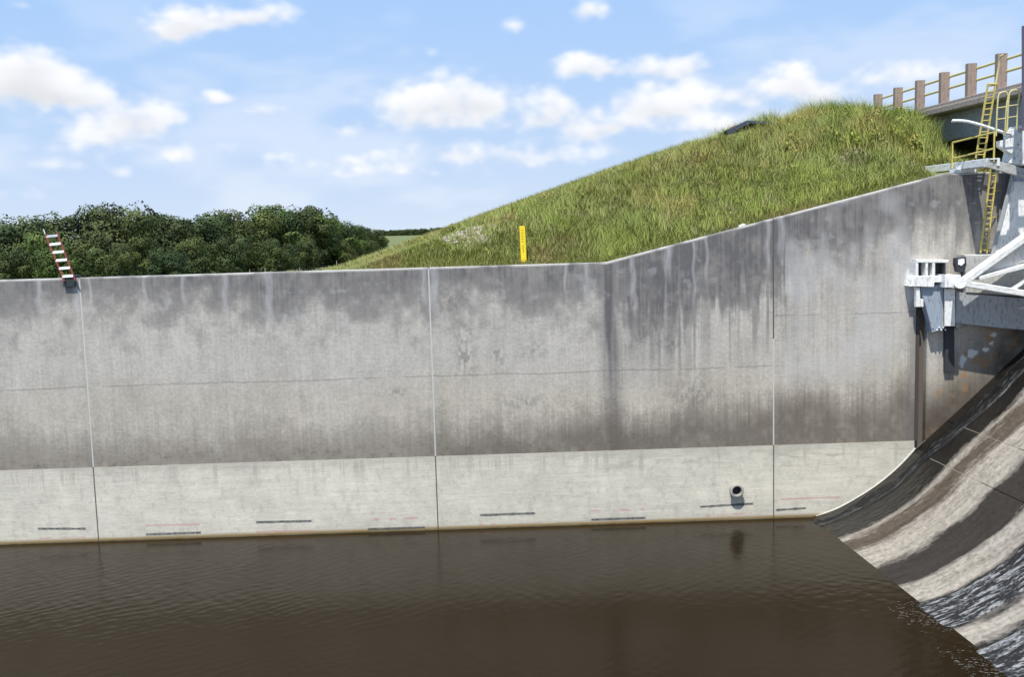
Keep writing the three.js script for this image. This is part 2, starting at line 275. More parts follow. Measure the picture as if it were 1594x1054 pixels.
{ // clean lower band, a little proud of the face, following the curve of the chute at its end
  const prof = [[13.72, 0.0], [14.47, .27], [15.17, .62], [15.87, 1.06], [16.57, 1.62], [17.2, 2.27], [17.32, 2.42]];
  for (let i = 0; i < 4; i++) {
    const x0 = xs[i] + GAP, x1 = xs[i + 1] - (i < 3 ? GAP : 0), s = new THREE.Shape();
    s.moveTo(x0, -.5); s.lineTo(x1, -.5);
    s.lineTo(x1, 2.72); s.lineTo(x0, 2.72); s.closePath();
    const bv = .01, g = new THREE.ExtrudeGeometry(s, { depth: T - 2 * bv, bevelEnabled: true, bevelThickness: bv, bevelSize: bv, bevelOffset: -bv, bevelSegments: 1 });
    g.translate(0, 0, .018 - T + bv); uvXY(g, LX0, LX1, LY0, LY1); mesh('lower_band', g, lowerMat, wall);
  }
  JO.forEach((x, i) => {
    const seal = (y0, y1, m, z) => mesh('joint_sealant', new THREE.BoxGeometry(GAP * 2 + .06, y1 - y0, .3).translate(x, (y0 + y1) / 2, z - .15), m, wall);
    const tp = wallTop(x) - .03;
    seal(-.4, 2.70, i === 1 ? M.sealDark : i === 0 ? M.sealDark : M.sealDark, .008);
    if (i < 2) seal(2.73, tp, M.sealWhite, -.008); else { seal(2.73, 6.6, M.sealWhite, -.008); seal(6.602, tp, M.sealDark, -.010); }
  });
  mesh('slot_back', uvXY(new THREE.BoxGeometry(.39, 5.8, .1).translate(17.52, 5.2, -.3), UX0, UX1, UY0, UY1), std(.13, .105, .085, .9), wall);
  mesh('slot_dark_strip', new THREE.BoxGeometry(.13, 4.6, .2).translate(17.395, 5.0, -.13), std(.06, .052, .048, .8), wall);  // narrow dark strip down one side of the slot
  // pale mortar fillet along the curved end of the band
  const c = prof.map(([x, y]) => V(x + .03, y + .03, .03)); mesh('edge_fillet', tube(c, .032, 6), std(.56, .53, .47, .85), wall);
}

// ---------------------------------------------------------------- ground
const sOf = (x, z) => x - AX * z;
const smin = (a, b, k) => { const h = clamp(.5 + .5 * (b - a) / k); return mix(b, a, h) - k * h * (1 - h); };
const smax = (a, b, k) => -smin(-a, -b, k);
function groundY(x, z) {
  const s = sOf(x, z), d = Math.max(0, -z - T);
  let y = 10.46 + .326 * (s - .63) + .16 * (fbm(x * .25 + 4, z * .12 + 9, 3) - .5) * ss(4, 20, d);
  y = smin(y, 14.62 + .1 * (fbm(x * .3, z * .2, 2) - .5), 1.0);
  if (s > 27) y = smin(y, 15 - (s - 27) / 3, .8);
  const bay = ss(17.2, 19.2, s), under = ss(20.2, 21.6, s) * ss(14.5, 12.5, d); y = smin(y, wallTop(x) - .06 + mix(.54, .06, bay) * d + bay * .6 * Math.max(0, d - 3.2) * (1 - .8 * under), .5 * ss(0, 3, d) + .001);
  const low = 4.5 + .5 * (fbm(x * .02, z * .02, 3) - .5) - .5;
  return smax(y, Math.max(low, 3.5), 1.2 * ss(0, 8, Math.abs(y - low)) + .3);
}
const grassTex = texture(1024, 1024, (u, v, c) => {
  const x = u * 24, y = v * 24, a = fbm(x * .8, y * .8, 4), b = fbm(x * 5, y * 5 + 3, 4), d = ss(.55, .75, fbm(x * 1.7 + 50, y * 1.7, 4));
  const t = .55 + .9 * b; let r = mix(.115, .165, a) * t, g = mix(.150, .175, a) * t, bl = mix(.038, .052, a) * t;
  r = mix(r, .20, d * .5); g = mix(g, .165, d * .5); bl = mix(bl, .075, d * .5); c[0] = r; c[1] = g; c[2] = bl;
});
{
  const xsG = [], zsG = [];
  const push = (arr, from, to, step) => { for (let v = from; v < to - 1e-6; v += step) arr.push(v); };
  for (const v of [-3500, -2400, -1600, -1100, -800, -600, -450, -340, -260, -200, -160, -130, -105, -85, -70]) xsG.push(v);
  push(xsG, -58, -6, 4); push(xsG, -6, 32, .6); for (const v of [32, 36, 42, 50, 65, 90, 140, 220, 400, 800, 1600, 3500]) xsG.push(v);
  push(zsG, 0, 30, .6); push(zsG, 30, 80, 2); push(zsG, 80, 300, 10); for (const v of [300, 340, 400, 480, 600, 760, 1000, 1400, 2000, 2800, 4200]) zsG.push(v);
  const nx = xsG.length, nz = zsG.length, pos = new Float32Array(nx * nz * 3), uv = new Float32Array(nx * nz * 2), idx = [];
  for (let j = 0; j < nz; j++) for (let i = 0; i < nx; i++) {
    const z = -T - .0 - zsG[j], x = xsG[i] + AX * z * ss(0, 40, -z) , o = j * nx + i;
    pos.set([x, groundY(x, z), z], o * 3); uv.set([x / 24, z / 24], o * 2);
    if (i < nx - 1 && j < nz - 1) idx.push(o, o + 1, o + nx, o + 1, o + nx + 1, o + nx);
  }
  const g = new THREE.BufferGeometry(); g.setAttribute('position', new THREE.BufferAttribute(pos, 3)); g.setAttribute('uv', new THREE.BufferAttribute(uv, 2)); g.setIndex(idx); g.computeVertexNormals();
  tag(mesh('ground', g, std(1, 1, 1, .95, { map: grassTex })), 'grassy embankment slope and low meadow behind the wall', 'ground', null, 'structure');
}
{ // pale gravel track along the toe of the embankment
  const c = [[470, 419], [500, 415.5], [530, 411.5], [562, 407], [585, 402]].map(([a, b]) => G(a, b, 4.15)), pts = [];
  const cv = new THREE.CatmullRomCurve3(c), n = 40, w = 2.2, pos = [], idx = [], uv = [];
  for (let i = 0; i <= n; i++) { const p = cv.getPoint(i / n), t = cv.getTangent(i / n), s = V(-t.z, 0, t.x).normalize(); for (const k of [-1, 0, 1]) { const q = p.clone().addScaledVector(s, k * w * (.85 + .3 * vn(i * .6, k + 3))); pos.push(q.x, groundY(q.x, q.z) + .05, q.z); uv.push(q.x / 6, q.z / 6); } if (i) { const o = i * 3; for (const k of [0, 1]) idx.push(o - 3 + k, o - 2 + k, o + k, o - 2 + k, o + 1 + k, o + k); } }
  const g = new THREE.BufferGeometry(); g.setAttribute('position', new THREE.Float32BufferAttribute(pos, 3)); g.setAttribute('uv', new THREE.Float32BufferAttribute(uv, 2)); g.setIndex(idx); g.computeVertexNormals();
  tag(mesh('gravel_track', g, std(1, 1, 1, .95, { map: texture(128, 128, (u, v, c2) => { const t = .8 + .4 * fbm(u * 40, v * 40, 2); c2[0] = .52 * t; c2[1] = .47 * t; c2[2] = .40 * t; }) })), 'pale gravel track at the foot of the embankment', 'track', null, 'structure');
}

// ---------------------------------------------------------------- water of the stilling basin
{
  const bump = texture(1536, 1536, (u, v, c) => {
    const x = u * 64 - 44, z = v * 44 - 2;
    const wx = x + 1.2 * (fbm(x * .2, z * .2, 2) - .5), wz = z + 1.2 * (fbm(x * .2 + 30, z * .2, 2) - .5);
    const amp = .34 + .7 * ss(3, -10, x + (fbm(x * .15, z * .2 + 6, 3) - .5) * 14 + .25 * (10 - z)) * (.3 + .7 * ss(0.2, 5, z)) + .55 * ss(8.5, 13.5, x) * ss(3, 8, z) ;
    const m1 = .3 + .9 * vn(x * .45 + 3, z * .6), m2 = .3 + .9 * vn(x * .5 + 33, z * .55), a = m1 * Math.sin((wx * .82 + wz * 1.0) * 12.5 + 9 * fbm(x * .9, z * .9, 2)), b = m2 * Math.sin((-wx * .9 + wz * .75) * 11.2 + 9 * fbm(x * .85 + 9, z * .85, 2)), n = fbm(x * 4.2, z * 5.2, 3) - .5;
    const big = Math.sin(wx * 1.3 + wz * 3.2) * .25;
    c[0] = .5 + (a * .13 + b * .13 + n * .75) * amp * .75 + big * .10 * amp + (fbm(x * 1.1, z * 1.6, 2) - .5) * .14;
  }, false);
  bump.wrapS = bump.wrapT = THREE.ClampToEdgeWrapping;
  const g = new THREE.PlaneGeometry(64, 44).rotateX(-Math.PI / 2).translate(-12, 0, 20); // x -44..20, z -2..42
  const p = g.attributes.position, a = g.attributes.uv; for (let i = 0; i < p.count; i++) a.setXY(i, (p.getX(i) + 44) / 64, (p.getZ(i) + 2) / 44);
  const m = new THREE.MeshPhysicalMaterial({ color: new THREE.Color().setRGB(.0155, .0092, .0029), roughness: .17, ior: 1.333, specularIntensity: .5, bumpMap: bump, bumpScale: .017 });
  tag(mesh('water', g, m), 'dark brown rippled water in the basin at the foot of the wall', 'water', null, 'structure');
}

// ---------------------------------------------------------------- spillway chute (ogee)
const OG = [[9, -1.4], [11, -.9], [12.6, -.35], [13.64, .02], [14.47, .29], [15.17, .65], [15.87, 1.08], [16.57, 1.63], [17.27, 2.3], [17.9, 2.88], [19.12, 3.99], [20.26, 5.05], [21.26, 5.98], [22.6, 7.1], [24.2, 8.0], [26, 8.5], [28.5, 8.6]];
const ogCurve = new THREE.CatmullRomCurve3(OG.map(([x, y]) => V(x, y, 0)), false, 'centripetal');
const ogLen = ogCurve.getLength();
{
  const zEnd = 30, N = 120;
  // bands of dry concrete, dark growth and wet concrete, each at its distance from the wall
  const bandZ = [[1265, 803], [1290, 822], [1314, 839], [1336, 857], [1370, 884], [1408, 914], [1435, 938], [1494, 980], [1522, 1000], [1594, 1052]].map(([a, b]) => G(a, b, 0).z);
  const tone = z => {            // 0 wet black, 1 speckled growth, 2 pale, 3 dark growth
    const B = bandZ;
    if (z < B[1]) return 0; if (z < B[2]) return 0; if (z < B[2] + .35) return 2; if (z < B[3]) return 1; if (z < B[4]) return 2; if (z < B[5]) return 3; if (z < B[6]) return 2; if (z < B[7]) return 0; if (z < B[8]) return 2; if (z < B[9] + .4) return 0;
    return ((z * .9) | 0) % 3 ? 3 : 2;
  };
  const COL = [[.012, .0105, .0085], [.085, .064, .045], [.325, .290, .242], [.028, .021, .015]], RO = [.34, .85, .9, .7];
  const at = (u, v) => { const s = u * ogLen, z = v * zEnd, n = fbm(s * .5 + 3, z * 2.2, 3), n2 = fbm(s * 1.1 + 8, z * 6, 3); return [s, z, z + (n - .5) * .6 + (n2 - .5) * .42 + (vn(s * 7, z * 12) - .5) * .14 + .04 * (s - 5), n, n2]; };
  const blend = (zz, out, T3) => { const E5 = [-.16, -.06, .04, .14]; out[0] = out[1] = out[2] = 0; for (const e of E5) { const a = T3[tone(zz + e)]; if (Array.isArray(a)) for (let k = 0; k < 3; k++) out[k] += a[k] / 4; else out[0] += a / 4; } };
  const map = texture(1024, 1024, (u, v, c) => {
    const [s, z, zz, n, n2] = at(u, v); blend(zz, c, COL);
    const gr = fbm(s * 9, z * 9, 3), streak = fbm(s * .6 + 2, z * 9 + 4, 3), t = .62 + .5 * gr + .36 * (streak - .1);
    for (let k = 0; k < 3; k++) c[k] *= t;
    const blot = ss(.54, .75, fbm(s * 1.0 + 40, z * 4.2, 4)) * .28 + ss(.52, .68, fbm(s * 13, z * 13 + 7, 3)) * .33; c[0] = mix(c[0], c[0] * .32, blot); c[1] = mix(c[1], c[1] * .31, blot); c[2] = mix(c[2], c[2] * .30, blot);
  });
  const rough = texture(1024, 512, (u, v, c) => { const [, , zz, , n2] = at(u, v); blend(zz, c, RO); c[0] += (n2 - .5) * .25; }, false);
  const bmp = texture(1024, 1024, (u, v, c) => { const s = u * ogLen, z = v * zEnd; c[0] = .6 * fbm(s * 6, z * 6, 4) + .4 * fbm(s * 2, z * 10, 3); }, false);
  const mat = std(1, 1, 1, 1, { map, roughnessMap: rough, bumpMap: bmp, bumpScale: .05 });
  const chute = thing('spillway_chute', V(14, 0, 0), 'curved concrete spillway chute with dark and pale bands beside the gate', 'spillway');
  const cuts = [0, .41, .48, .7, 1];      // slabs between the construction joints
  for (let k = 0; k < cuts.length - 1; k++) {
    const a = cuts[k] + (k ? .0004 : 0), b = cuts[k + 1] - .0004, n = Math.max(6, Math.round((b - a) * N)), pos = [], uv = [], idx = [];
    const row = (t, off) => { const p = ogCurve.getPointAt(clamp(t)), tg = ogCurve.getTangentAt(clamp(t)), nx = -tg.y, ny = tg.x; return [p.x + nx * off, p.y + ny * off]; };
    const prof = []; prof.push([...row(a, -.4), a]); prof.push([...row(a, -.012), a]); for (let i = 0; i <= n; i++) { const t = mix(a + .0003, b - .0003, i / n); prof.push([...row(t, 0), t]); } prof.push([...row(b, -.012), b]); prof.push([...row(b, -.4), b]);
    const nzS = 40;
    prof.forEach(([x, y, t], i) => { for (let j = 0; j <= nzS; j++) { const z = -.04 + (zEnd + .04) * Math.pow(j / nzS, 1.2); pos.push(x + AX * z - 14, y, z); uv.push(t, z / zEnd); } if (i) for (let j = 0; j < nzS; j++) { const o = i * (nzS + 1) + j, q = o - nzS - 1; idx.push(q, q + 1, o, q + 1, o + 1, o); } });
    const g = new THREE.BufferGeometry(); g.setAttribute('position', new THREE.Float32BufferAttribute(pos, 3)); g.setAttribute('uv', new THREE.Float32BufferAttribute(uv, 2)); g.setIndex(idx); g.computeVertexNormals();
    mesh('concrete_slab', g, mat, chute);
  }
  // joint filler shows as a pale line across the slabs
  for (const k of [1, 2]) { const p = ogCurve.getPointAt(cuts[k]), tg = ogCurve.getTangentAt(cuts[k]); const q = V(p.x + tg.y * .02, p.y - tg.x * .02, 0); part('joint_filler', bar(q.clone().add(V(AX * 1.2, 0, 1.2)), q.clone().add(V(AX * 4.6, 0, 4.6)), .035, .03), std(.30, .26, .21, .9), chute); }

  // spill water: thin sheets running down the chute, with foam
  const sheetMap = (seed, foam, k) => texture(512, 256, (u, v, c) => { const s = u * 24, z = v * 3, f = ss(foam - .05, foam + .33, fbm(s * 2.6 + seed, z * 8 + seed, 5) + .7 * (fbm(s * 14, z * 22, 3) - .5)); c[0] = mix(.018, .30, f) * k; c[1] = mix(.018, .30, f) * k; c[2] = mix(.018, .30, f) * k; });
  const sheetBump = texture(512, 256, (u, v, c) => { c[0] = fbm(u * 110, v * 40, 4); }, false);
  const sheet = (z0, z1, t0, t1, seed, foam, name, label) => {
    const n = 90, m = 14, pos = [], uv = [], idx = [];
    for (let i = 0; i <= n; i++) { const t = mix(t0, t1, i / n), p = ogCurve.getPointAt(t), tg = ogCurve.getTangentAt(t); for (let j = 0; j <= m; j++) { const e = j === 0 || j === m ? 1 : 0, zz = mix(z0, z1, j / m) + (fbm(i * .12 + seed, j < m / 2 ? 1 : 8, 3) - .5) * .7 + .018 * (t * ogLen - 5), off = e ? -.01 : .03 + .05 * fbm(i * .35, j * .5 + seed, 2); pos.push(p.x - tg.y * off + AX * zz, p.y + tg.x * off, zz); uv.push(t, j / m); } if (i) for (let j = 0; j < m; j++) { const o = i * (m + 1) + j, q = o - m - 1; idx.push(q, q + 1, o, q + 1, o + 1, o); } }
    const g = new THREE.BufferGeometry(); g.setAttribute('position', new THREE.Float32BufferAttribute(pos, 3)); g.setAttribute('uv', new THREE.Float32BufferAttribute(uv, 2)); g.setIndex(idx); g.computeVertexNormals();
    tag(mesh(name, g, new THREE.MeshPhysicalMaterial({ map: sheetMap(seed, foam, seed === 23 ? .35 : 1), roughness: .55, ior: 1.333, bumpMap: sheetBump, bumpScale: .010 })), label, 'water', null, 'structure');
  };
  const t00 = .12;
  sheet(bandZ[6] + .1, bandZ[7] - .15, t00, .98, 3, .50, 'spill_water', 'narrow foamy sheet of water between two pale bands of the chute');
  sheet(bandZ[8] + .2, bandZ[9] + .9, t00, .98, 11, .47, 'spill_water', 'broad foamy sheet of water running into the brown basin');
  sheet(.45, bandZ[1] - .25, t00 + .04, .98, 23, .62, 'spill_water', 'dark thin trickle of water down the chute along the wall');
}

// ---------------------------------------------------------------- trees behind the wall
const leafMats = [[1, 1, 1], [1.25, 1.12, 1], [.78, .86, .95], [1.1, 1.2, .9], [.95, .9, .9]].map(c => new THREE.MeshStandardMaterial({ color: new THREE.Color().setRGB(...c), vertexColors: true, roughness: .8, side: THREE.DoubleSide })), leafMat = leafMats[2];
function crownGeo(seed, o) {
  const r = rng(seed), lobes = [], pos = [], col = [], nor = [];
  const nl = o.lobes;
  for (let i = 0; i < nl; i++) {
    const a = i * 2.4 + r(), hh = mix(o.low + .1, .84, Math.pow((i + r()) / nl, .9)), rad = o.rad * Math.sqrt(Math.max(.04, 1 - Math.pow((hh - .4) / .55, 2))) * (.35 + .65 * r()) * .8;
    lobes.push([Math.cos(a) * rad, hh, Math.sin(a) * rad, mix(.13, .22, r()) * o.lobe, .7 + .6 * r(), r(), r() * 50]);
  }
  for (let i = 0; i < o.leaves; i++) {
    const L = lobes[(r() * nl) | 0];
    let x = r() * 2 - 1, y = r() * 2 - 1, z = r() * 2 - 1; const q = Math.hypot(x, y, z) || 1; const dn = vn(x / q * 2.2 + L[6], y / q * 2.2 + z / q * 1.7 + L[6]), sh = (.55 + .75 * dn) * (.86 + .2 * Math.pow(r(), .7)); if (y / q < -.35 && r() < .35) continue; if (i % 4 === 0) { x *= .6; y *= .6; z *= .6; }
    x = x / q * sh; y = y / q * sh; z = z / q * sh;
    const p = V(L[0] + x * L[3] * 1.15, L[1] + y * L[3] * .85, L[2] + z * L[3] * 1.15); if (p.y < 0) continue;
    const out = V(x, y, z).normalize(), n = out.clone().add(V((r() - .5) * 1.6, .3 + (r() - .5) * 1.2, (r() - .5) * 1.6)).normalize(), t1 = V(r() - .5, r() - .5, r() - .5).cross(n).normalize(), t2 = n.clone().cross(t1);
    const sn = out.multiplyScalar(.75).addScaledVector(n, .5).normalize();
    const sz = o.leaf * (.6 + .8 * r()), A = p.clone().addScaledVector(t1, sz), B = p.clone().addScaledVector(t2, sz * .62).addScaledVector(n, sz * .18), C = p.clone().addScaledVector(t1, -sz), D = p.clone().addScaledVector(t2, -sz * .62).addScaledVector(n, sz * .18);
    for (const v of [A, B, C, A, C, D]) pos.push(v.x, v.y, v.z);
    const k = (.65 + .7 * r()) * L[4], yl = L[5] * .6 + r() * .4;
    const cc = [o.col[0] * k * (1 + .5 * yl), o.col[1] * k * (1 + .16 * yl), o.col[2] * k]; for (let j = 0; j < 6; j++) { col.push(...cc); nor.push(sn.x, sn.y, sn.z); }
  }
  const g = new THREE.BufferGeometry(); g.setAttribute('position', new THREE.Float32BufferAttribute(pos, 3)); g.setAttribute('color', new THREE.Float32BufferAttribute(col, 3)); g.setAttribute('normal', new THREE.Float32BufferAttribute(nor, 3)); return g;
}
function trunkGeo(seed, low) {
  const r = rng(seed), gs = [], taper = (a, b, r0, r1) => { const L = a.distanceTo(b), g = new THREE.CylinderGeometry(r1, r0, L, 7).translate(0, L / 2, 0); g.applyQuaternion(new THREE.Quaternion().setFromUnitVectors(V(0, 1, 0), b.clone().sub(a).normalize())).translate(a.x, a.y, a.z); return g; };
  const f = V((r() - .5) * .05, .3, (r() - .5) * .05); gs.push(taper(V(0, -.05, 0), f, .035, .026));
  for (let i = 0; i < 5; i++) { const a = i * 1.256 + r(), m = V(f.x + Math.cos(a) * .12, .5 + .1 * r(), f.z + Math.sin(a) * .12); gs.push(taper(f, m, .018, .011)); gs.push(taper(m, V(m.x + Math.cos(a) * .1, m.y + .18, m.z + Math.sin(a) * .1), .011, .004)); }
  return mergeGeometries(gs);
}
const KINDS = [
  { lobes: 15, low: .0, rad: .58, lobe: 1.15, leaves: 15000, leaf: .0175, col: [.046, .076, .017] },
  { lobes: 13, low: .0, rad: .62, lobe: 1.25, leaves: 15000, leaf: .0175, col: [.056, .086, .020] },
  { lobes: 17, low: .0, rad: .50, lobe: 1.05, leaves: 15000, leaf: .0175, col: [.038, .068, .018] },
  { lobes: 12, low: .25, rad: .32, lobe: .6, leaves: 5000, leaf: .016, col: [.06, .08, .03] },
];
const crowns = KINDS.map((k, i) => crownGeo(100 + i, k)), trunks = KINDS.map((k, i) => trunkGeo(50 + i, k.low));
const curve = (px, T) => { for (let i = 1; i < T.length; i++) if (px <= T[i][0] || i === T.length - 1) return mix(T[i - 1][1], T[i][1], (px - T[i - 1][0]) / (T[i][0] - T[i - 1][0])); };
const farther = px => curve(px, [[-100, 130], [0, 135], [200, 150], [400, 190], [520, 214], [560, 270], [610, 380]]) / curve(px, [[-100, 96], [0, 102], [200, 112], [400, 142], [520, 178], [560, 200], [610, 232]]);
function tree(px, D, topPy, kind, label, group, wide = 1) {
  D *= farther(px);
  const d = ray(px, 365), k = D / -d.z, x = CAM.x + d.x * k, z = CAM.z - D, y = groundY(x, z);
  const dt = ray(px, topPy), top = CAM.y + dt.y * D / -dt.z, H = Math.max(3, top - y);
  const t = thing('broadleaf_tree', V(x, y, z), label, 'tree', group);
  mesh('trunk', trunks[kind], M.bark, t); mesh('crown', crowns[kind], leafMats[(px * 13 + D * 5) % 5 | 0], t);
  const r = rng((px * 31 + D * 7) | 0); t.rotation.y = r() * 6.28; t.scale.set(H * wide, H, H * wide); return t;
}
{
  const L1 = 'dark green rounded tree in the dense row of trees behind the wall', G1 = 'trees in the row behind the wall';
  // photo position of the crown's middle, distance from the camera, height of its top in the photo
  const rows = [
    [-70, 96, 352, 0], [-20, 100, 345, 1], [28, 102, 333, 2], [62, 96, 352, 1], [105, 108, 328, 0], [152, 112, 316, 2], [190, 106, 312, 1], [232, 114, 325, 0], [275, 120, 334, 1], [132, 98, 358, 1], [210, 98, 362, 0], [290, 104, 366, 2],
    [312, 128, 330, 2], [350, 134, 325, 0], [385, 140, 322, 1], [360, 114, 362, 1], [425, 150, 316, 2], [462, 160, 318, 0], [430, 128, 368, 0], [492, 168, 322, 1], [478, 146, 366, 2], [522, 178, 336, 2], [545, 190, 346, 0], [568, 204, 350, 1], [578, 212, 353, 0], [588, 220, 357, 2], [594, 228, 366, 1], [532, 164, 372, 1],
    [60, 124, 338, 0], [250, 138, 330, 2], [330, 150, 332, 1], [405, 165, 330, 0], [505, 195, 340, 0], [-5, 90, 372, 2], [90, 90, 380, 0], [170, 92, 376, 1], [255, 96, 384, 2],
  ];
  const LOW = ['low bushy tree standing in front of the taller trees of the row', 'low trees in front of the row'], END = ['smaller rounded tree at the meadow end of the row, beside the gravel track', 'trees at the meadow end of the row'];
  rows.forEach(([px, D, t, k], i) => tree(px, D, t + 3, k, ...(px > 540 ? END : t > 356 ? LOW : [L1, G1]), 0.86 + .34 * ((i * 7) % 5) / 5));
  tree(430, 158, 309, 3, 'slender pale-topped tree rising above the row, with a broad top', null);
  tree(482, 170, 311, 3, 'thin open-crowned tree rising above the row beside grey bare twigs', null, .9);
  tree(519, 184, 330, 3, 'small feathery tree poking up near the low end of the row', null, .7);
  // far wood across the meadow: one mass
  const g = crowns[1], n = 90, im = new THREE.InstancedMesh(g, leafMat, n), m4 = new THREE.Matrix4(), r = rng(5);
  for (let i = 0; i < n; i++) { const px = mix(585, 694, i / n) + r() * 2, D = 1450 + r() * 200, d = ray(px, 360), x = CAM.x + d.x * D / -d.z, z = CAM.z - D, H = 6.5 + 3.5 * r() * r() + 2.5 * vn(i * .2, 1); m4.compose(V(x, 3.6, z), new THREE.Quaternion().setFromAxisAngle(V(0, 1, 0), r() * 6), V(H * 1.1, H, H * 1.1)); im.setMatrixAt(i, m4); }
  im.name = numbered('distant_wood'); scene.add(im); tag(im, 'thin dark line of distant woods across the meadow', 'woods', null, 'stuff');
}

// ---------------------------------------------------------------- grass and weeds on the slope
{
  const grassMat = new THREE.MeshStandardMaterial({ vertexColors: true, roughness: .8, side: THREE.DoubleSide });
  function tuft(seed, n, spread, hgt, wid, lean) {
    const r = rng(seed), pos = [], col = [], nor = [];
    for (let i = 0; i < n; i++) {
      const a = r() * 6.28, d = spread * Math.sqrt(r()), x = Math.cos(a) * d, z = Math.sin(a) * d, h = hgt * (.55 + .6 * r()), la = r() * 6.28, l = lean * h * (.3 + r()), w = wid * (.7 + .6 * r()), f = r() * 6.28, wx = Math.cos(f) * w, wz = Math.sin(f) * w, lx = Math.cos(la) * l, lz = Math.sin(la) * l;
      const p0 = [x - wx, 0, z - wz], p1 = [x + wx, 0, z + wz], p2 = [x + lx * .35 - wx * .8, h * .6, z + lz * .35 - wz * .8], p3 = [x + lx * .35 + wx * .8, h * .6, z + lz * .35 + wz * .8], p4 = [x + lx, h, z + lz];
      for (const p of [p0, p1, p2, p1, p3, p2, p2, p3, p4]) pos.push(...p); const k = .88 + .24 * r(); const nn = V(Math.cos(f + 1.57) * .35 + lx, 1.1, Math.sin(f + 1.57) * .45 + lz).normalize(); for (let j = 0; j < 9; j++) { col.push(k, k, k); nor.push(nn.x, nn.y, nn.z); }
    }
    const g = new THREE.BufferGeometry(); g.setAttribute('position', new THREE.Float32BufferAttribute(pos, 3)); g.setAttribute('color', new THREE.Float32BufferAttribute(col, 3)); g.setAttribute('normal', new THREE.Float32BufferAttribute(nor, 3)); return g;
  }
  const c = new THREE.Color(), m4 = new THREE.Matrix4(), q = new THREE.Quaternion(), e = new THREE.Euler();
  function field(name, geo, pts, label, cat) {
    const im = new THREE.InstancedMesh(geo, grassMat, pts.length);
    pts.forEach(([x, y, z, s, sy, rgb, a, b], i) => { e.set(b, a, b * .7); q.setFromEuler(e); m4.compose(V(x, y, z), q, V(s, sy, s)); im.setMatrixAt(i, m4); im.setColorAt(i, c.setRGB(...rgb)); });
    im.castShadow = im.receiveShadow = true; im.name = numbered(name); scene.add(im); tag(im, label, cat, null, 'stuff');
  }
  const hue = (x, z, r) => {
    const a = fbm(x * .35 + 7, z * .35 + 3, 4), dry = ss(.50, .70, fbm(x * .55 + 40, z * .5 + 11, 4)), seed = ss(.5, .68, fbm(x * .8 + 80, z * .6 + 21, 3)), k = .84 + .34 * r();
    let R = mix(.195, .275, a), Gc = mix(.255, .295, a), B = mix(.052, .088, a);
    R = mix(R, .32, dry * .7); Gc = mix(Gc, .265, dry * .7); B = mix(B, .11, dry * .7);
    R *= 1.08; Gc *= 1.04; R = mix(R, .27, seed * .35); Gc = mix(Gc, .30, seed * .35); B = mix(B, .13, seed * .35);
    if (r() < .06) { R = .33; Gc = .30; B = .15; }
    return [R * k, Gc * k, B * k];
  };
  const bare = V(0, 0, 0); { const p = G(1326, 232, 13.4); bare.copy(p); }
  const r = rng(9), short = [], mid = [], tall = [];
  for (let i = 0; i < 190000; i++) {
    const z = -T - 14 * Math.pow(r(), 1.15) + .03, x = mix(-5, 26, r()), s = sOf(x, z), y = groundY(x, z); if (y < 6 || (Math.hypot((x - 1.45) / 1.1, (z + 2.9) / 1.2) < .8 + .5 * vn(x * 3, z * 3) && r() < .8) || (s > 17.8 && z > -4 && x > 18)) continue;
    const n = fbm(x * .5, z * .5 + 70, 3), k = .55 + 1.0 * n; short.push([x, y - .02, z, k * (.8 + .5 * r()), k * (.6 + .9 * r()), hue(x, z, r), r() * 6.28, (r() - .5) * .3]);
  }
  for (let i = 0; i < 60000; i++) { // on along the embankment
    const z = -14 - 150 * Math.pow(r(), 1.6), s = mix(-22, 15, r()), x = s + AX * z, y = groundY(x, z), k = 1.3 + 1.5 * r(); short.push([x, y - .02, z, k * (1 + .012 * -z), k, hue(x, z, r), r() * 6.28, (r() - .5) * .3]);
  }
  const sc = V(1.5, 0, -2.9), keep = (x, z) => !(x > 11.2 && x < 15.2 && z > -10.2 && z < -6.2) && Math.hypot(x - bare.x, (z - bare.z) * 1.0) > .7;
  for (let i = 0; i < 16000; i++) {
    const z = -T - .3 - 13 * r(), x = mix(1, 24, r()), n = fbm(x * .45 + 20, z * .6 + 5, 3), dense = .16 + .5 * ss(.40, .70, n + .14 * ss(10, 17, x) - .10 * ss(6, 2, x)); if (r() > dense || !keep(x, z) || (x > 17.6 && z > -4.3)) continue;
    mid.push([x, groundY(x, z) - .03, z, .8 + .7 * r(), .8 + .8 * r(), hue(x + 9, z, r).map((v, j) => v * [1.0, 1.06, .95][j]), r() * 6.28, (r() - .5) * .25]);
  }
  for (let i = 0; i < 7000; i++) {
    const z = -3.0 - 10 * r(), x = mix(10.5, 20.5, r()), n = fbm(x * .6 + 3, z * .6 + 55, 3), y = groundY(x, z), near = ss(12.8, 14.4, y) * ss(11.5, 15, x); if (r() > near * ss(.36, .55, n + .1 * ss(15, 18, x)) || !keep(x, z) || (x > 17.6 && z > -4.5)) continue;
    tall.push([x, y - .03, z, .8 + .6 * r(), (.45 + .75 * r() + .5 * ss(13.5, 16, x) * ss(.45, .6, vn(x * 1.3, z * 1.3))) * (.6 + .7 * n), hue(x + 30, z, r).map((v, j) => v * [.98, 1.05, .9][j]), r() * 6.28, (r() - .5) * .3]);
  }
  for (let i = 0; i < 900; i++) { const z = -4 - 16 * r(), s = mix(-2, 11.8, r()), x = s + AX * z; if (vn(x * .8, z * .4) < .55) continue; tall.push([x, groundY(x, z) - .03, z, .5 + .4 * r(), .25 + .35 * r(), hue(x, z, r).map(v => v * .8), r() * 6.28, (r() - .5) * .3]); }
  field('grass', tuft(1, 12, .14, .155, .0036, .8), short, 'rough green and straw grass covering the embankment slope', 'grass');
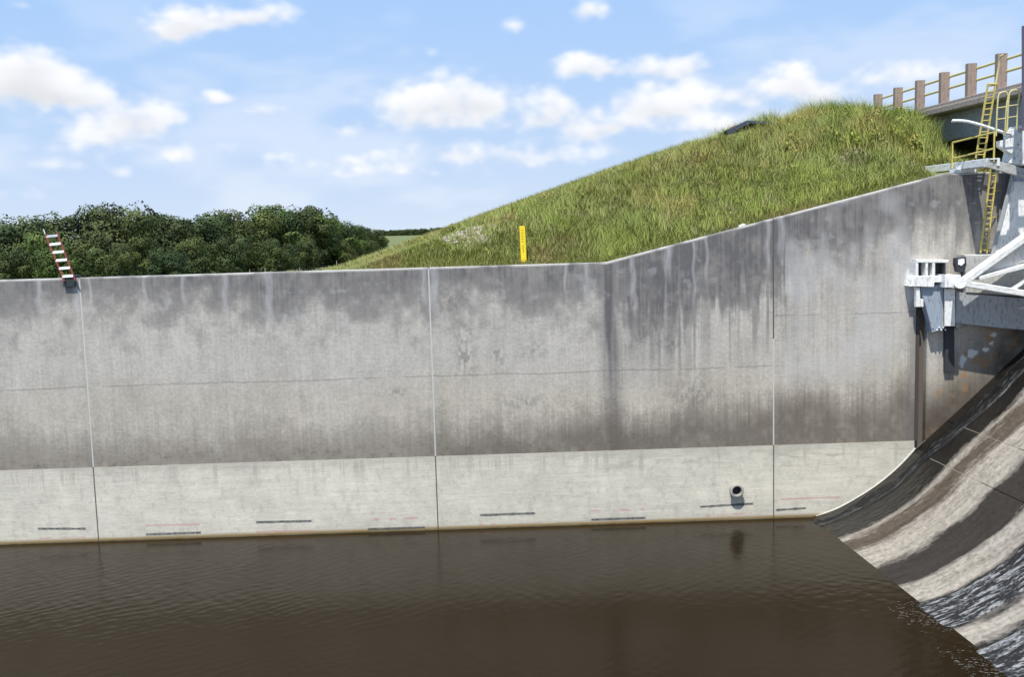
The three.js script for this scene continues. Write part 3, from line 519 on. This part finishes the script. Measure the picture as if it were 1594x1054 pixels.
  const leafy = crownGeo(300, { lobes: 7, low: 0, rad: .5, lobe: 1.25, leaves: 260, leaf: .055, col: [.95, 1.02, 1.0] });
  const bush = tall.filter((t, i) => i % 11 === 0).map(([x, y, z, a, h, c3, q1]) => [x + .2, y, z, .45 + .3 * h, .35 + .45 * h, c3, q1, 0]);
  field('grass_clumps', tuft(2, 40, .24, .34, .0042, .75), mid.filter((t, i) => i % 5).map(([x, y, z, a, h, c3, q1, q2]) => [x, y, z, a, h, c3.map(v => v * 1.08), q1, q2]), 'longer wispy clumps of grass scattered over the slope', 'grass');
  field('weeds', leafy, mid.filter((t, i) => i % 5 === 0 && vn(t[0] * .7, t[2] * .7) > .45).map(([x, y, z, a, h, c3, q1, q2]) => [x, y, z, a * .34, h * .24, c3, q1, q2]).concat(bush), 'leafy green weeds scattered through the grass of the slope', 'weeds');
  field('tall_weeds', tuft(3, 46, .26, .78, .0046, .5), tall, 'tall feathery weeds along the top of the slope below the bridge', 'weeds');
  // bare stony patches
  const stone = new THREE.DodecahedronGeometry(1, 0); { const p = stone.attributes.position; for (let i = 0; i < p.count; i++) { const k = .75 + .5 * vn(p.getX(i) * 3 + 5, p.getY(i) * 3 + p.getZ(i) * 2); p.setXYZ(i, p.getX(i) * k * 1.2, p.getY(i) * k * .7, p.getZ(i) * k); } stone.computeVertexNormals(); }
  const stoneMat = std(.44, .39, .35, .95);
  const patch = (name, cx, cz, rx, rz, n, size, label, seed) => { const rr = rng(seed), im = new THREE.InstancedMesh(stone, stoneMat, n); for (let i = 0; i < n; i++) { const a = rr() * 6.28, d = Math.sqrt(rr()), x = cx + Math.cos(a) * d * rx, z = cz + Math.sin(a) * d * rz, s = size * (.4 + rr()); m4.compose(V(x, groundY(x, z) + s * .3, z), q.setFromEuler(e.set(rr(), rr() * 6, rr() * .6)), V(s, s, s)); im.setMatrixAt(i, m4); const k = .7 + .6 * rr(); im.setColorAt(i, c.setRGB(k, k * (.93 + .07 * rr()), k * .93)); } im.castShadow = im.receiveShadow = true; im.name = numbered(name); scene.add(im); tag(im, label, 'stones', null, 'stuff'); };
  patch('stones', bare.x, bare.z, .75, .8, 130, .09, 'bare pale stones among the tall weeds below the bridge', 3);
  const onSlope = (px, py) => { const d = ray(px, py); for (let t = 30; t < 400; t += .05) { const p = CAM.clone().addScaledVector(d, t); if (groundY(p.x, p.z) > p.y) return p; } return null; };
  const sp = onSlope(732, 362) || V(1.5, 0, -8);
  patch('stones', sp.x, sp.z, 1.2, 1.3, 480, .06, 'patch of pale broken stones where the slope runs down to the meadow', 8);
  const one = (px, py, sx, sy, sz, name, label) => { const p = onSlope(px, py) || V(12, 15, -9); const g = stone.clone().scale(sx, sy, sz); const m = mesh(name, g, stoneMat); m.position.set(p.x, groundY(p.x, p.z) + sy * .5, p.z); tag(m, label, 'stone'); };
  one(1146, 200, .14, .15, .14, 'boulder', 'single pale stone below the black tarpaulin on the crest');
  // black tarpaulin on the crest
  const tp = thing('tarpaulin', V(0, 0, 0), 'black tarpaulin draped over a low heap on the crest of the slope', 'tarpaulin');
  const zt = -9.5, a = [1139, 195], pts = [[1134, 203], [1148, 196], [1161, 189.5], [1166, 187.5], [1188, 187], [1206, 188], [1210, 199]], pos = [], idx = [];
  const ptsW = pts.map(([x, y]) => W(x, y, zt)); tp.position.set(ptsW[0].x, ptsW[0].y - .3, zt);
  ptsW.forEach((p, i) => { for (let j = 0; j <= 4; j++) { const zz = -j * .45, drop = j === 0 ? .35 : j === 4 ? .3 : 0; pos.push(p.x - tp.position.x, p.y - tp.position.y - drop * (i && i < pts.length - 1 ? .5 : 1) + .05 * vn(i * 1.7, j * 2), zz); if (i && j < 4) { const o = i * 5 + j, b = o - 5; idx.push(b, o, b + 1, o, o + 1, b + 1); } } });
  const tg = new THREE.BufferGeometry(); tg.setAttribute('position', new THREE.Float32BufferAttribute(pos, 3)); tg.setIndex(idx); tg.computeVertexNormals(); mesh('sheet', tg, new THREE.MeshStandardMaterial({ color: new THREE.Color().setRGB(.012, .012, .014), roughness: .5, side: THREE.DoubleSide }), tp);
  const heap = new THREE.SphereGeometry(1, 16, 8).scale(1.0, .42, .75).translate(1.05, .25, -.9); mesh('heap', heap, M.rust, tp);
}

// ---------------------------------------------------------------- things on the wall
{ // yellow marker
  const p = W(815.5, 408, -.62), h = W(815.5, 352, -.62).y - p.y, t = thing('marker_post', V(p.x, groundY(p.x, -.7) - .02, -.66), 'flat yellow marker post standing in the grass just behind the wall', 'marker post');
  const lean = -.02; const s = new THREE.Shape(); const w = .095; s.moveTo(-w, 0); s.lineTo(w, 0); s.lineTo(w, h - .03); s.lineTo(w - .03, h); s.lineTo(-w + .03, h); s.lineTo(-w, h - .03); s.closePath();
  const by = p.y - t.position.y;
  const face = mesh('post', new THREE.ExtrudeGeometry(s, { depth: .03, bevelEnabled: true, bevelSize: .006, bevelThickness: .006, bevelSegments: 1 }).translate(0, by, 0), M.sign, t);
  mesh('foot', new THREE.BoxGeometry(.12, by + .05, .03).translate(0, by / 2, .012), M.sign, t);
  const cv = document.createElement('canvas'); cv.width = 64; cv.height = 512; const x = cv.getContext('2d'); x.fillStyle = 'rgb(236,206,30)'; x.fillRect(0, 0, 64, 512); x.fillStyle = 'rgb(120,96,20)';
  for (let i = 0; i < 9; i++) x.fillRect(i % 2 ? 22 : 14, 40 + i * 24, i % 2 ? 16 : 30, 8); x.fillRect(26, 280, 10, 120);
  const ct = new THREE.CanvasTexture(cv); ct.colorSpace = THREE.SRGBColorSpace;
  mesh('printed_label', new THREE.PlaneGeometry(.15, h * .9).translate(0, by + h * .52, .042), std(1, 1, 1, .5, { map: ct }), face); t.rotation.z = -lean;
}
{ // drain pipe
  const c = W(1147.5, 765, .32), t = thing('drain_pipe', V(c.x, c.y, .02), 'short round drain pipe sticking out of the pale lower band', 'pipe');
  const ring = new THREE.LatheGeometry([[.15, -.05], [.225, -.05], [.225, .25], [.215, .27], [.175, .27], [.165, .255], [.165, -.04]].map(([r, y]) => new THREE.Vector2(r, y)), 28).rotateX(Math.PI / 2);
  const sl = mesh('pipe_sleeve', ring, std(.34, .31, .28, .8), t); mesh('flange', new THREE.TorusGeometry(.225, .03, 8, 28).translate(0, 0, .235), std(.42, .39, .36, .75), sl);
  mesh('bore_shade_disc', new THREE.CylinderGeometry(.163, .163, .02, 24).rotateX(Math.PI / 2).translate(0, 0, .012), M.black, t);  // black disc painted in for the shade inside the pipe
}
{ // leaning ladder
  const zb = .14, a0 = W(99, 433, zb), a1 = W(116, 432, zb), b0 = W(72, 366, -.35), b1 = W(90, 364, -.35);
  const t = thing('ladder', V(a0.x, TOP - .45, 0), 'red ladder with white rungs hooked over the top of the wall', 'ladder');
  const ext = (a, b, k) => a.clone().lerp(b, k);
  part('rail', bar(ext(a0, b0, -.08), ext(a0, b0, 1.02), .035, .075), M.red, t); part('rail', bar(ext(a1, b1, -.08), ext(a1, b1, 1.02), .035, .075), M.red, t);
  for (let i = 0; i < 6; i++) { const k = .03 + i * .185; part('rung', bar(ext(a0, b0, k), ext(a1, b1, k), .10, .062, V(0, .45, 1)), i < 5 ? M.rung : M.grey, t); }
  part('tip', capped(ext(a0, b0, 1.0), ext(a0, b0, 1.13), .018, 8), M.rung, t);
  const hb = part('dark_box', boxPx(99, 433, 117, 446.5, .13, .12), std(.02, .035, .035, .6), t); part('hook_strap', boxPx(97, 429, 116, 434, .13, .7), std(.02, .035, .035, .6), hb);  // dark box on the wall face at the ladder foot
}
{ const p = W(1155, 352, -.2), m = mesh('concrete_chunk', new THREE.DodecahedronGeometry(.1, 0).scale(1.6, .7, 1), std(.6, .57, .53, .9)); m.position.set(p.x, wallTop(p.x) + .03, -.2); m.rotation.set(.2, .5, .23); tag(m, 'small pale chunk of concrete lying on the sloping wall top', 'concrete chunk'); }
{ // fence on the meadow
  let proto = null; for (const [px, D] of [[388, 160], [412, 163], [438, 168], [466, 174], [495, 183], [524, 196]]) { const d = ray(px, 400), x = CAM.x + d.x * D / -d.z, z = CAM.z - D; const t = thing('fence_post', V(x, groundY(x, z), z), 'thin weathered fence post in front of the tree row', 'fence post', 'fence posts along the meadow'); mesh('post', new THREE.CylinderGeometry(.06, .08, 1.5, 7).translate(0, .7, 0), std(.42, .39, .34, .9), t); }
}

// ---------------------------------------------------------------- bridge
const bx = z => 21.22 + .0405 * (z + 14.04);           // line of the railing posts
{
  const t = thing('road_bridge', V(21.6, 13.9, -12), 'concrete road bridge with stubby posts and pale yellow pipe rails', 'bridge');
  const zA = -18.5, zB = 26, P = (z, dx, y) => V(bx(z) + dx, y, z);
  part('deck', bar(P(zA, 4.1, 15.2), P(zB, 4.1, 15.2), 8.9, .26), M.deck, t);
  part('kerb', bar(P(zA, .02, 15.41), P(zB, .02, 15.41), .5, .16), M.deck, t);
  for (const dx of [.35, 2.6, 4.9, 7.4]) part('girder', bar(P(-15, dx, 14.5), P(zB, dx, 14.5), .32, 1.14), M.girder, t);
  part('abutment', bar(P(-16.6, 4.1, 13.2), P(-14.9, 4.1, 13.2), 8.6, 3.7), M.girder, t);
  part('bearing_diaphragm', bar(P(2.2, 4.1, 14.5), P(2.6, 4.1, 14.5), 8, 1.0), M.girder, t);
  for (let i = 0; i < 13; i++) { const z = -14.04 + 2.21 * i; part('railing_post', bar(P(z, 0, 15.46), P(z, 0, 16.74 + .012 * i), .29, .36, V(1, 0, AX), .08), M.post, t); }
  for (const y of [16.08, 16.54]) part('railing', capped(P(-14.04, .17, y), P(12, .17, y + .12), .055, 8), M.paleYellow, t);
  part('pier', bar(P(6.5, 4.1, 10.5), P(8.2, 4.1, 10.5), 8.0, 7), M.block, t);
}
{ const a = W(1592.5, 200, 2.2), b = W(1592, 40, 2.2), t = thing('steel_post', a, 'tall mauve steel post rising beside the bridge railing', 'post'); part('shaft', bar(V(a.x + .12, a.y, a.z), V(b.x + .12, b.y, b.z), .26, .26, V(1, 0, 0)), std(.18, .14, .19, .6), t); part('base_plate', bar(V(a.x + .12, a.y - .05, a.z), V(a.x + .12, a.y + .02, a.z), .45, .45, V(1, 0, 0)), std(.18, .14, .19, .6), t); part('bracket', bar(V(a.x + .12, 14.3, 2.2), V(bx(2.2) + .3, 14.3, 2.2), .15, .15), M.grey, t); }

// ---------------------------------------------------------------- access walkway on the wall
{
  const zN = 1.7, zF = -2.7, near = W(1535, 247, zN);
  const yTop = 12.62, x0 = z => near.x + AX * (z - zN) - .0;
  const t = thing('access_walkway', V(near.x, 12.3, 0), 'white steel walkway laid across the wall top with yellow handrail', 'walkway');
  const Pw = (dx, y, z) => V(x0(z) + dx, y, z), yN = near.y, dy = 0;
  part('edge_beam', bar(Pw(.05, yN - .12, zF), Pw(.05, yN - .12, zN), .10, .26), M.white, t);
  part('edge_beam', bar(Pw(.40, yN - .12, zF), Pw(.40, yN - .12, zN), .10, .26), M.white, t);
  for (let i = 0; i < 13; i++) { const z = mix(zF + .15, zN - .12, i / 12); part('tread_plank', bar(Pw(.1, yN - .02, z), Pw(.35, yN - .02, z), .32, .04, V(0, 1, 0)), M.white, t); }
  part('bearing_plate', bar(Pw(.2, yN - .31, -.42), Pw(.2, yN - .31, -.02), .8, .12), M.white, t);
  part('end_beam', bar(V(x0(zN), yN - .13, zN - .05), W(1600, 272, zN - .25).add(V(0, 0, 0)), .12, .30), M.block, t);
  // handrail
  const rail = (name, a, b) => part(name, capped(a, b, .032, 8), M.yellow, t), zP = -.4;
  const pA = W(1482, 222, zP), pB = W(1547, 206, zN), qA = W(1482, 247, zP), qB = W(1547, 231, zN);
  rail('handrail', pA, pB); rail('mid_rail', qA, qB); rail('rail_post', V(pA.x, yN - .2, zP), pA); rail('rail_post', W(1546, 252, zN), pB);
}
function ladderThing(name, label, a0, a1, b0, b1, n, mat) {       // a: feet, b: heads
  const t = thing(name, a0, label, 'ladder');
  part('rail', bar(a0, b0, .05, .07, V(0, 0, 1)), mat, t); part('rail', bar(a1, b1, .05, .07, V(0, 0, 1)), mat, t);
  for (let i = 0; i < n; i++) { const k = (i + .6) / n; part('rung', capped(a0.clone().lerp(b0, k), a1.clone().lerp(b1, k), .02, 7), mat, t); }
  return t;
}
ladderThing('access_ladder', 'steep yellow ladder climbing from the white walkway to the bridge', W(1518, 246, .6), W(1530.5, 246, .6), W(1537, 131, .9), W(1549, 129, .9), 13, M.yellow);
{ const t = ladderThing('access_ladder', 'yellow ladder running down the wall below the walkway to the concrete block', W(1525, 394, .25), W(1535, 394, .25), W(1543, 250, .45), W(1552, 250, .45), 15, M.yellow);
  for (const [a, b] of [[[1531, 390], [1543, 388]], [[1545, 297], [1556, 297]], [[1537, 340], [1549, 338]]]) part('standoff', capped(W(...a, .33), W(...b, .02), .02, 6), M.yellow, t); }
{ const t = thing('handrail_extension', W(1554, 90, .9), 'yellow grab rail joining the ladder head to the bridge post', 'handrail'); part('grab_bar', tube([W(1549, 131, .9), W(1553, 108, .9), W(1556, 89, 1.0), W(1563, 85, 1.2)], .035, 8), M.paleYellow, t); part('cross_bar', capped(W(1537, 131, .9), W(1552, 131, .9), .035, 8), M.yellow, t); }
{ // hooped guard rails
  const t = thing('ladder_hoops', W(1550, 215, 1.3), 'pale yellow hooped guard rails beside the ladder under the bridge', 'guard rail');
  for (const [x, y, w, y2, z] of [[1553, 144, 15, 212, 1.3], [1570, 141, 16, 205, 1.5]]) {
    const L = 3.5; part('hoop', tube([W(x - L, y2, z), W(x - .8, y + 14, z), W(x + 1, y + 3, z), W(x + 5, y, z), W(x + w - 3, y - .5, z), W(x + w, y + 5, z), W(x + w - 2, y + 20, z), W(x + w - 4.5, y2 - 3, z)], .028, 7), M.paleYellow, t);
    for (const k of [24, 42]) part('hoop_tie', capped(W(x - .5 - k * .03, y + k, z), W(x + w - .5 - k * .03, y + k - 2, z), .022, 6), M.paleYellow, t);
  }
}

// ---------------------------------------------------------------- radial gate, trunnion and their steel
{
  const t = thing('trunnion_bracket', W(1450, 450, .9), 'white steel trunnion bracket with three dark openings bolted to the wall', 'bracket');
  const z = .55;
  part('top_flange', boxPx(1426, 404.5, 1476, 409, z, .55), M.white, t);
  for (const [a, b] of [[1424.5, 1429], [1440, 1444], [1450.5, 1455]]) part('stiffener', boxPx(a, 409.3, b, 430, z - .01, .52), M.white, t);
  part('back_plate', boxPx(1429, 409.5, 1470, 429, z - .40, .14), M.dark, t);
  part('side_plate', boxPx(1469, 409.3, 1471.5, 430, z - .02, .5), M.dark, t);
  part('bottom_flange', plate([[1417, 446], [1423, 430], [1474, 429.5], [1474, 439], [1454, 440], [1453, 447]], z + .02, .56), M.white, t);
  part('left_plate', plate([[1425.5, 447.5], [1431, 447.5], [1432, 465], [1437, 466], [1437, 478], [1425.5, 478]], z - .05, .2), M.white, t);
  const web = part('web_plate', plate([[1432, 448], [1470, 441], [1470, 512], [1450, 518], [1447, 502], [1438, 470]], z - .15, .38), M.blue, t);
  for (const a of [1450, 1465]) part('web_rib', boxPx(a, 449, a + 3, 512, z - .12, .1), M.grey, web);
  part('hanger_plate', plate([[1470.5, 450], [1486, 450], [1486, 508], [1470, 508]], z + .05, .1), M.white, t);
  part('pin_block', boxPx(1470, 428, 1495, 448, z + .3, .8), M.white, t);
  part('gusset', plate([[1486, 452], [1501, 455], [1498, 505], [1490, 512], [1486.5, 508]], z - .2, .3), M.grey, t);
  for (let i = 0; i < 5; i++) part('bolt', capped(W(1458 + i * 3.2, 513.5 - (i % 2) * 4, z - .2), W(1458 + i * 3.2, 513.5 - (i % 2) * 4, z - .10), .03, 6), M.white, web);
}
{ const t = thing('dark_bar', W(1477, 580, .3), 'dark bar on the wall below the white hanger plate', 'guide bar'); part('bar', boxPx(1470.5, 508.5, 1485, 580, .16, .2), M.dark, t); }  // plain dark bar set on the wall under the hanger plate
{ const t = thing('trunnion_block', W(1520, 430, .8), 'pale concrete block carrying the trunnion, below the yellow ladder', 'concrete block'); part('block', plate([[1501, 397], [1600, 395], [1600, 462], [1540, 458], [1503, 456]], .6, .66, .03), M.block, t); }
{ const t = thing('flood_lamp', W(1495, 425, .8), 'small white lamp on a dark bracket beside the concrete block', 'lamp'); const hs = part('housing', plate([[1487.5, 402], [1503, 400], [1504, 412], [1500, 424], [1490, 424], [1487, 412]], .8, .25), M.dark, t); part('lens', plate([[1491, 404], [1500, 402.5], [1501, 409], [1496, 414], [1491, 412]], .84, .04, .006), M.white, hs); part('stem', capped(W(1496, 424, .7), W(1496, 436, .7), .05, 8), M.dark, t); }
{
  const t = thing('radial_gate', W(1495, 440, 1.3), 'white steel arms of a radial gate spreading from the trunnion', 'gate');
  const z = 1.35;
  part('trunnion_hub', capped(W(1494, 440, .95), W(1494, 440, 1.6), .2, 20), M.white, t);
  const ua = part('upper_arm', bar(W(1496, 440, z), W(1660, 322, z), .42, .20, V(0, 1, 0)), M.white, t);
  part('arm_web', plate([[1506, 436], [1640, 342], [1640, 388], [1542, 429]], z - .12, .06), std(1, 1, 1, .5, { map: wearTex(61, [.62, .63, .63], [.4, .38, .34], .5) }), ua);
  part('middle_arm', bar(W(1520, 433, z), W(1660, 397, z), .36, .13), M.white, t);
  part('lower_arm', bar(W(1496, 441, z), W(1660, 468, z), .42, .22), M.white, t);
  part('brace', bar(W(1572, 452, z - .1), W(1625, 415, z - .1), .2, .1), M.white, t);
  part('brace', bar(W(1584, 480, z - .2), W(1620, 477, z - .2), .2, .08), M.block, t);
  part('side_girder', plate([[1488, 455], [1650, 470], [1650, 519], [1560, 511], [1486, 503]], .55, .3), M.grey, t);
  part('side_plate', plate([[1577, 266], [1660, 262], [1660, 395], [1544, 396]], .30, .12), M.white, t);
  part('plate_edge', bar(W(1577, 266, .34), W(1544, 396, .34), .06, .12), M.grey, t);
  part('stiffener', boxPx(1578, 269, 1660, 282, .42, .1), M.blue, t);
}
{ const t = thing('hoist_pipe', W(1572, 212, 1.0), 'long curved white pipe reaching out past the ladder', 'pipe'); part('pipe', tube([W(1481, 188, .8), W(1500, 188.5, .85), W(1520, 193, .95), W(1545, 201, 1.0), W(1572, 210, 1.0)], .05, 10), M.white, t); part('elbow_box', plate([[1566, 203], [1578, 200], [1582, 222], [1574, 240], [1556, 228], [1556, 219], [1568, 217]], 1.0, .3), M.white, t); }
{ const t = thing('hoist_housing', W(1585, 250, .9), 'white sloping hoist housing under the bridge, above the walkway', 'housing'); const sh = part('shell', plate([[1583, 196], [1660, 190], [1660, 262], [1570, 254], [1574, 240]], .9, .6), M.white, t); for (const [x, y] of [[1586, 205], [1584, 225], [1578, 246]]) part('bolt', capped(W(x, y, .9), W(x, y, .94), .04, 6), M.grey, sh); }

{ // flecks of foam drifting off the toe of the chute
  const r = rng(44), g = new THREE.CircleGeometry(1, 7).rotateX(-Math.PI / 2), n = 900, im = new THREE.InstancedMesh(g, std(.15, .14, .125, .7), n), m4 = new THREE.Matrix4(), q = new THREE.Quaternion();
  for (let i = 0; i < n; i++) { const b = r() < .5 ? 9.5 : 12.7, z = b + (r() + r() - 1) * 1.3, x = 14.0 + AX * z + .1 - Math.pow(r(), 1.8) * 1.6, s = .005 + .013 * r() * r(); m4.compose(V(x, .006 + .004 * (i % 5), z), q.setFromAxisAngle(V(0, 1, 0), r() * .6 - .3), V(s * (2 + 3 * r()), 1, s)); im.setMatrixAt(i, m4); }
  im.name = numbered('foam'); scene.add(im); tag(im, 'flecks of foam on the brown water at the toe of the chute', 'foam', null, 'stuff');
}
renderer.render(scene, camera);
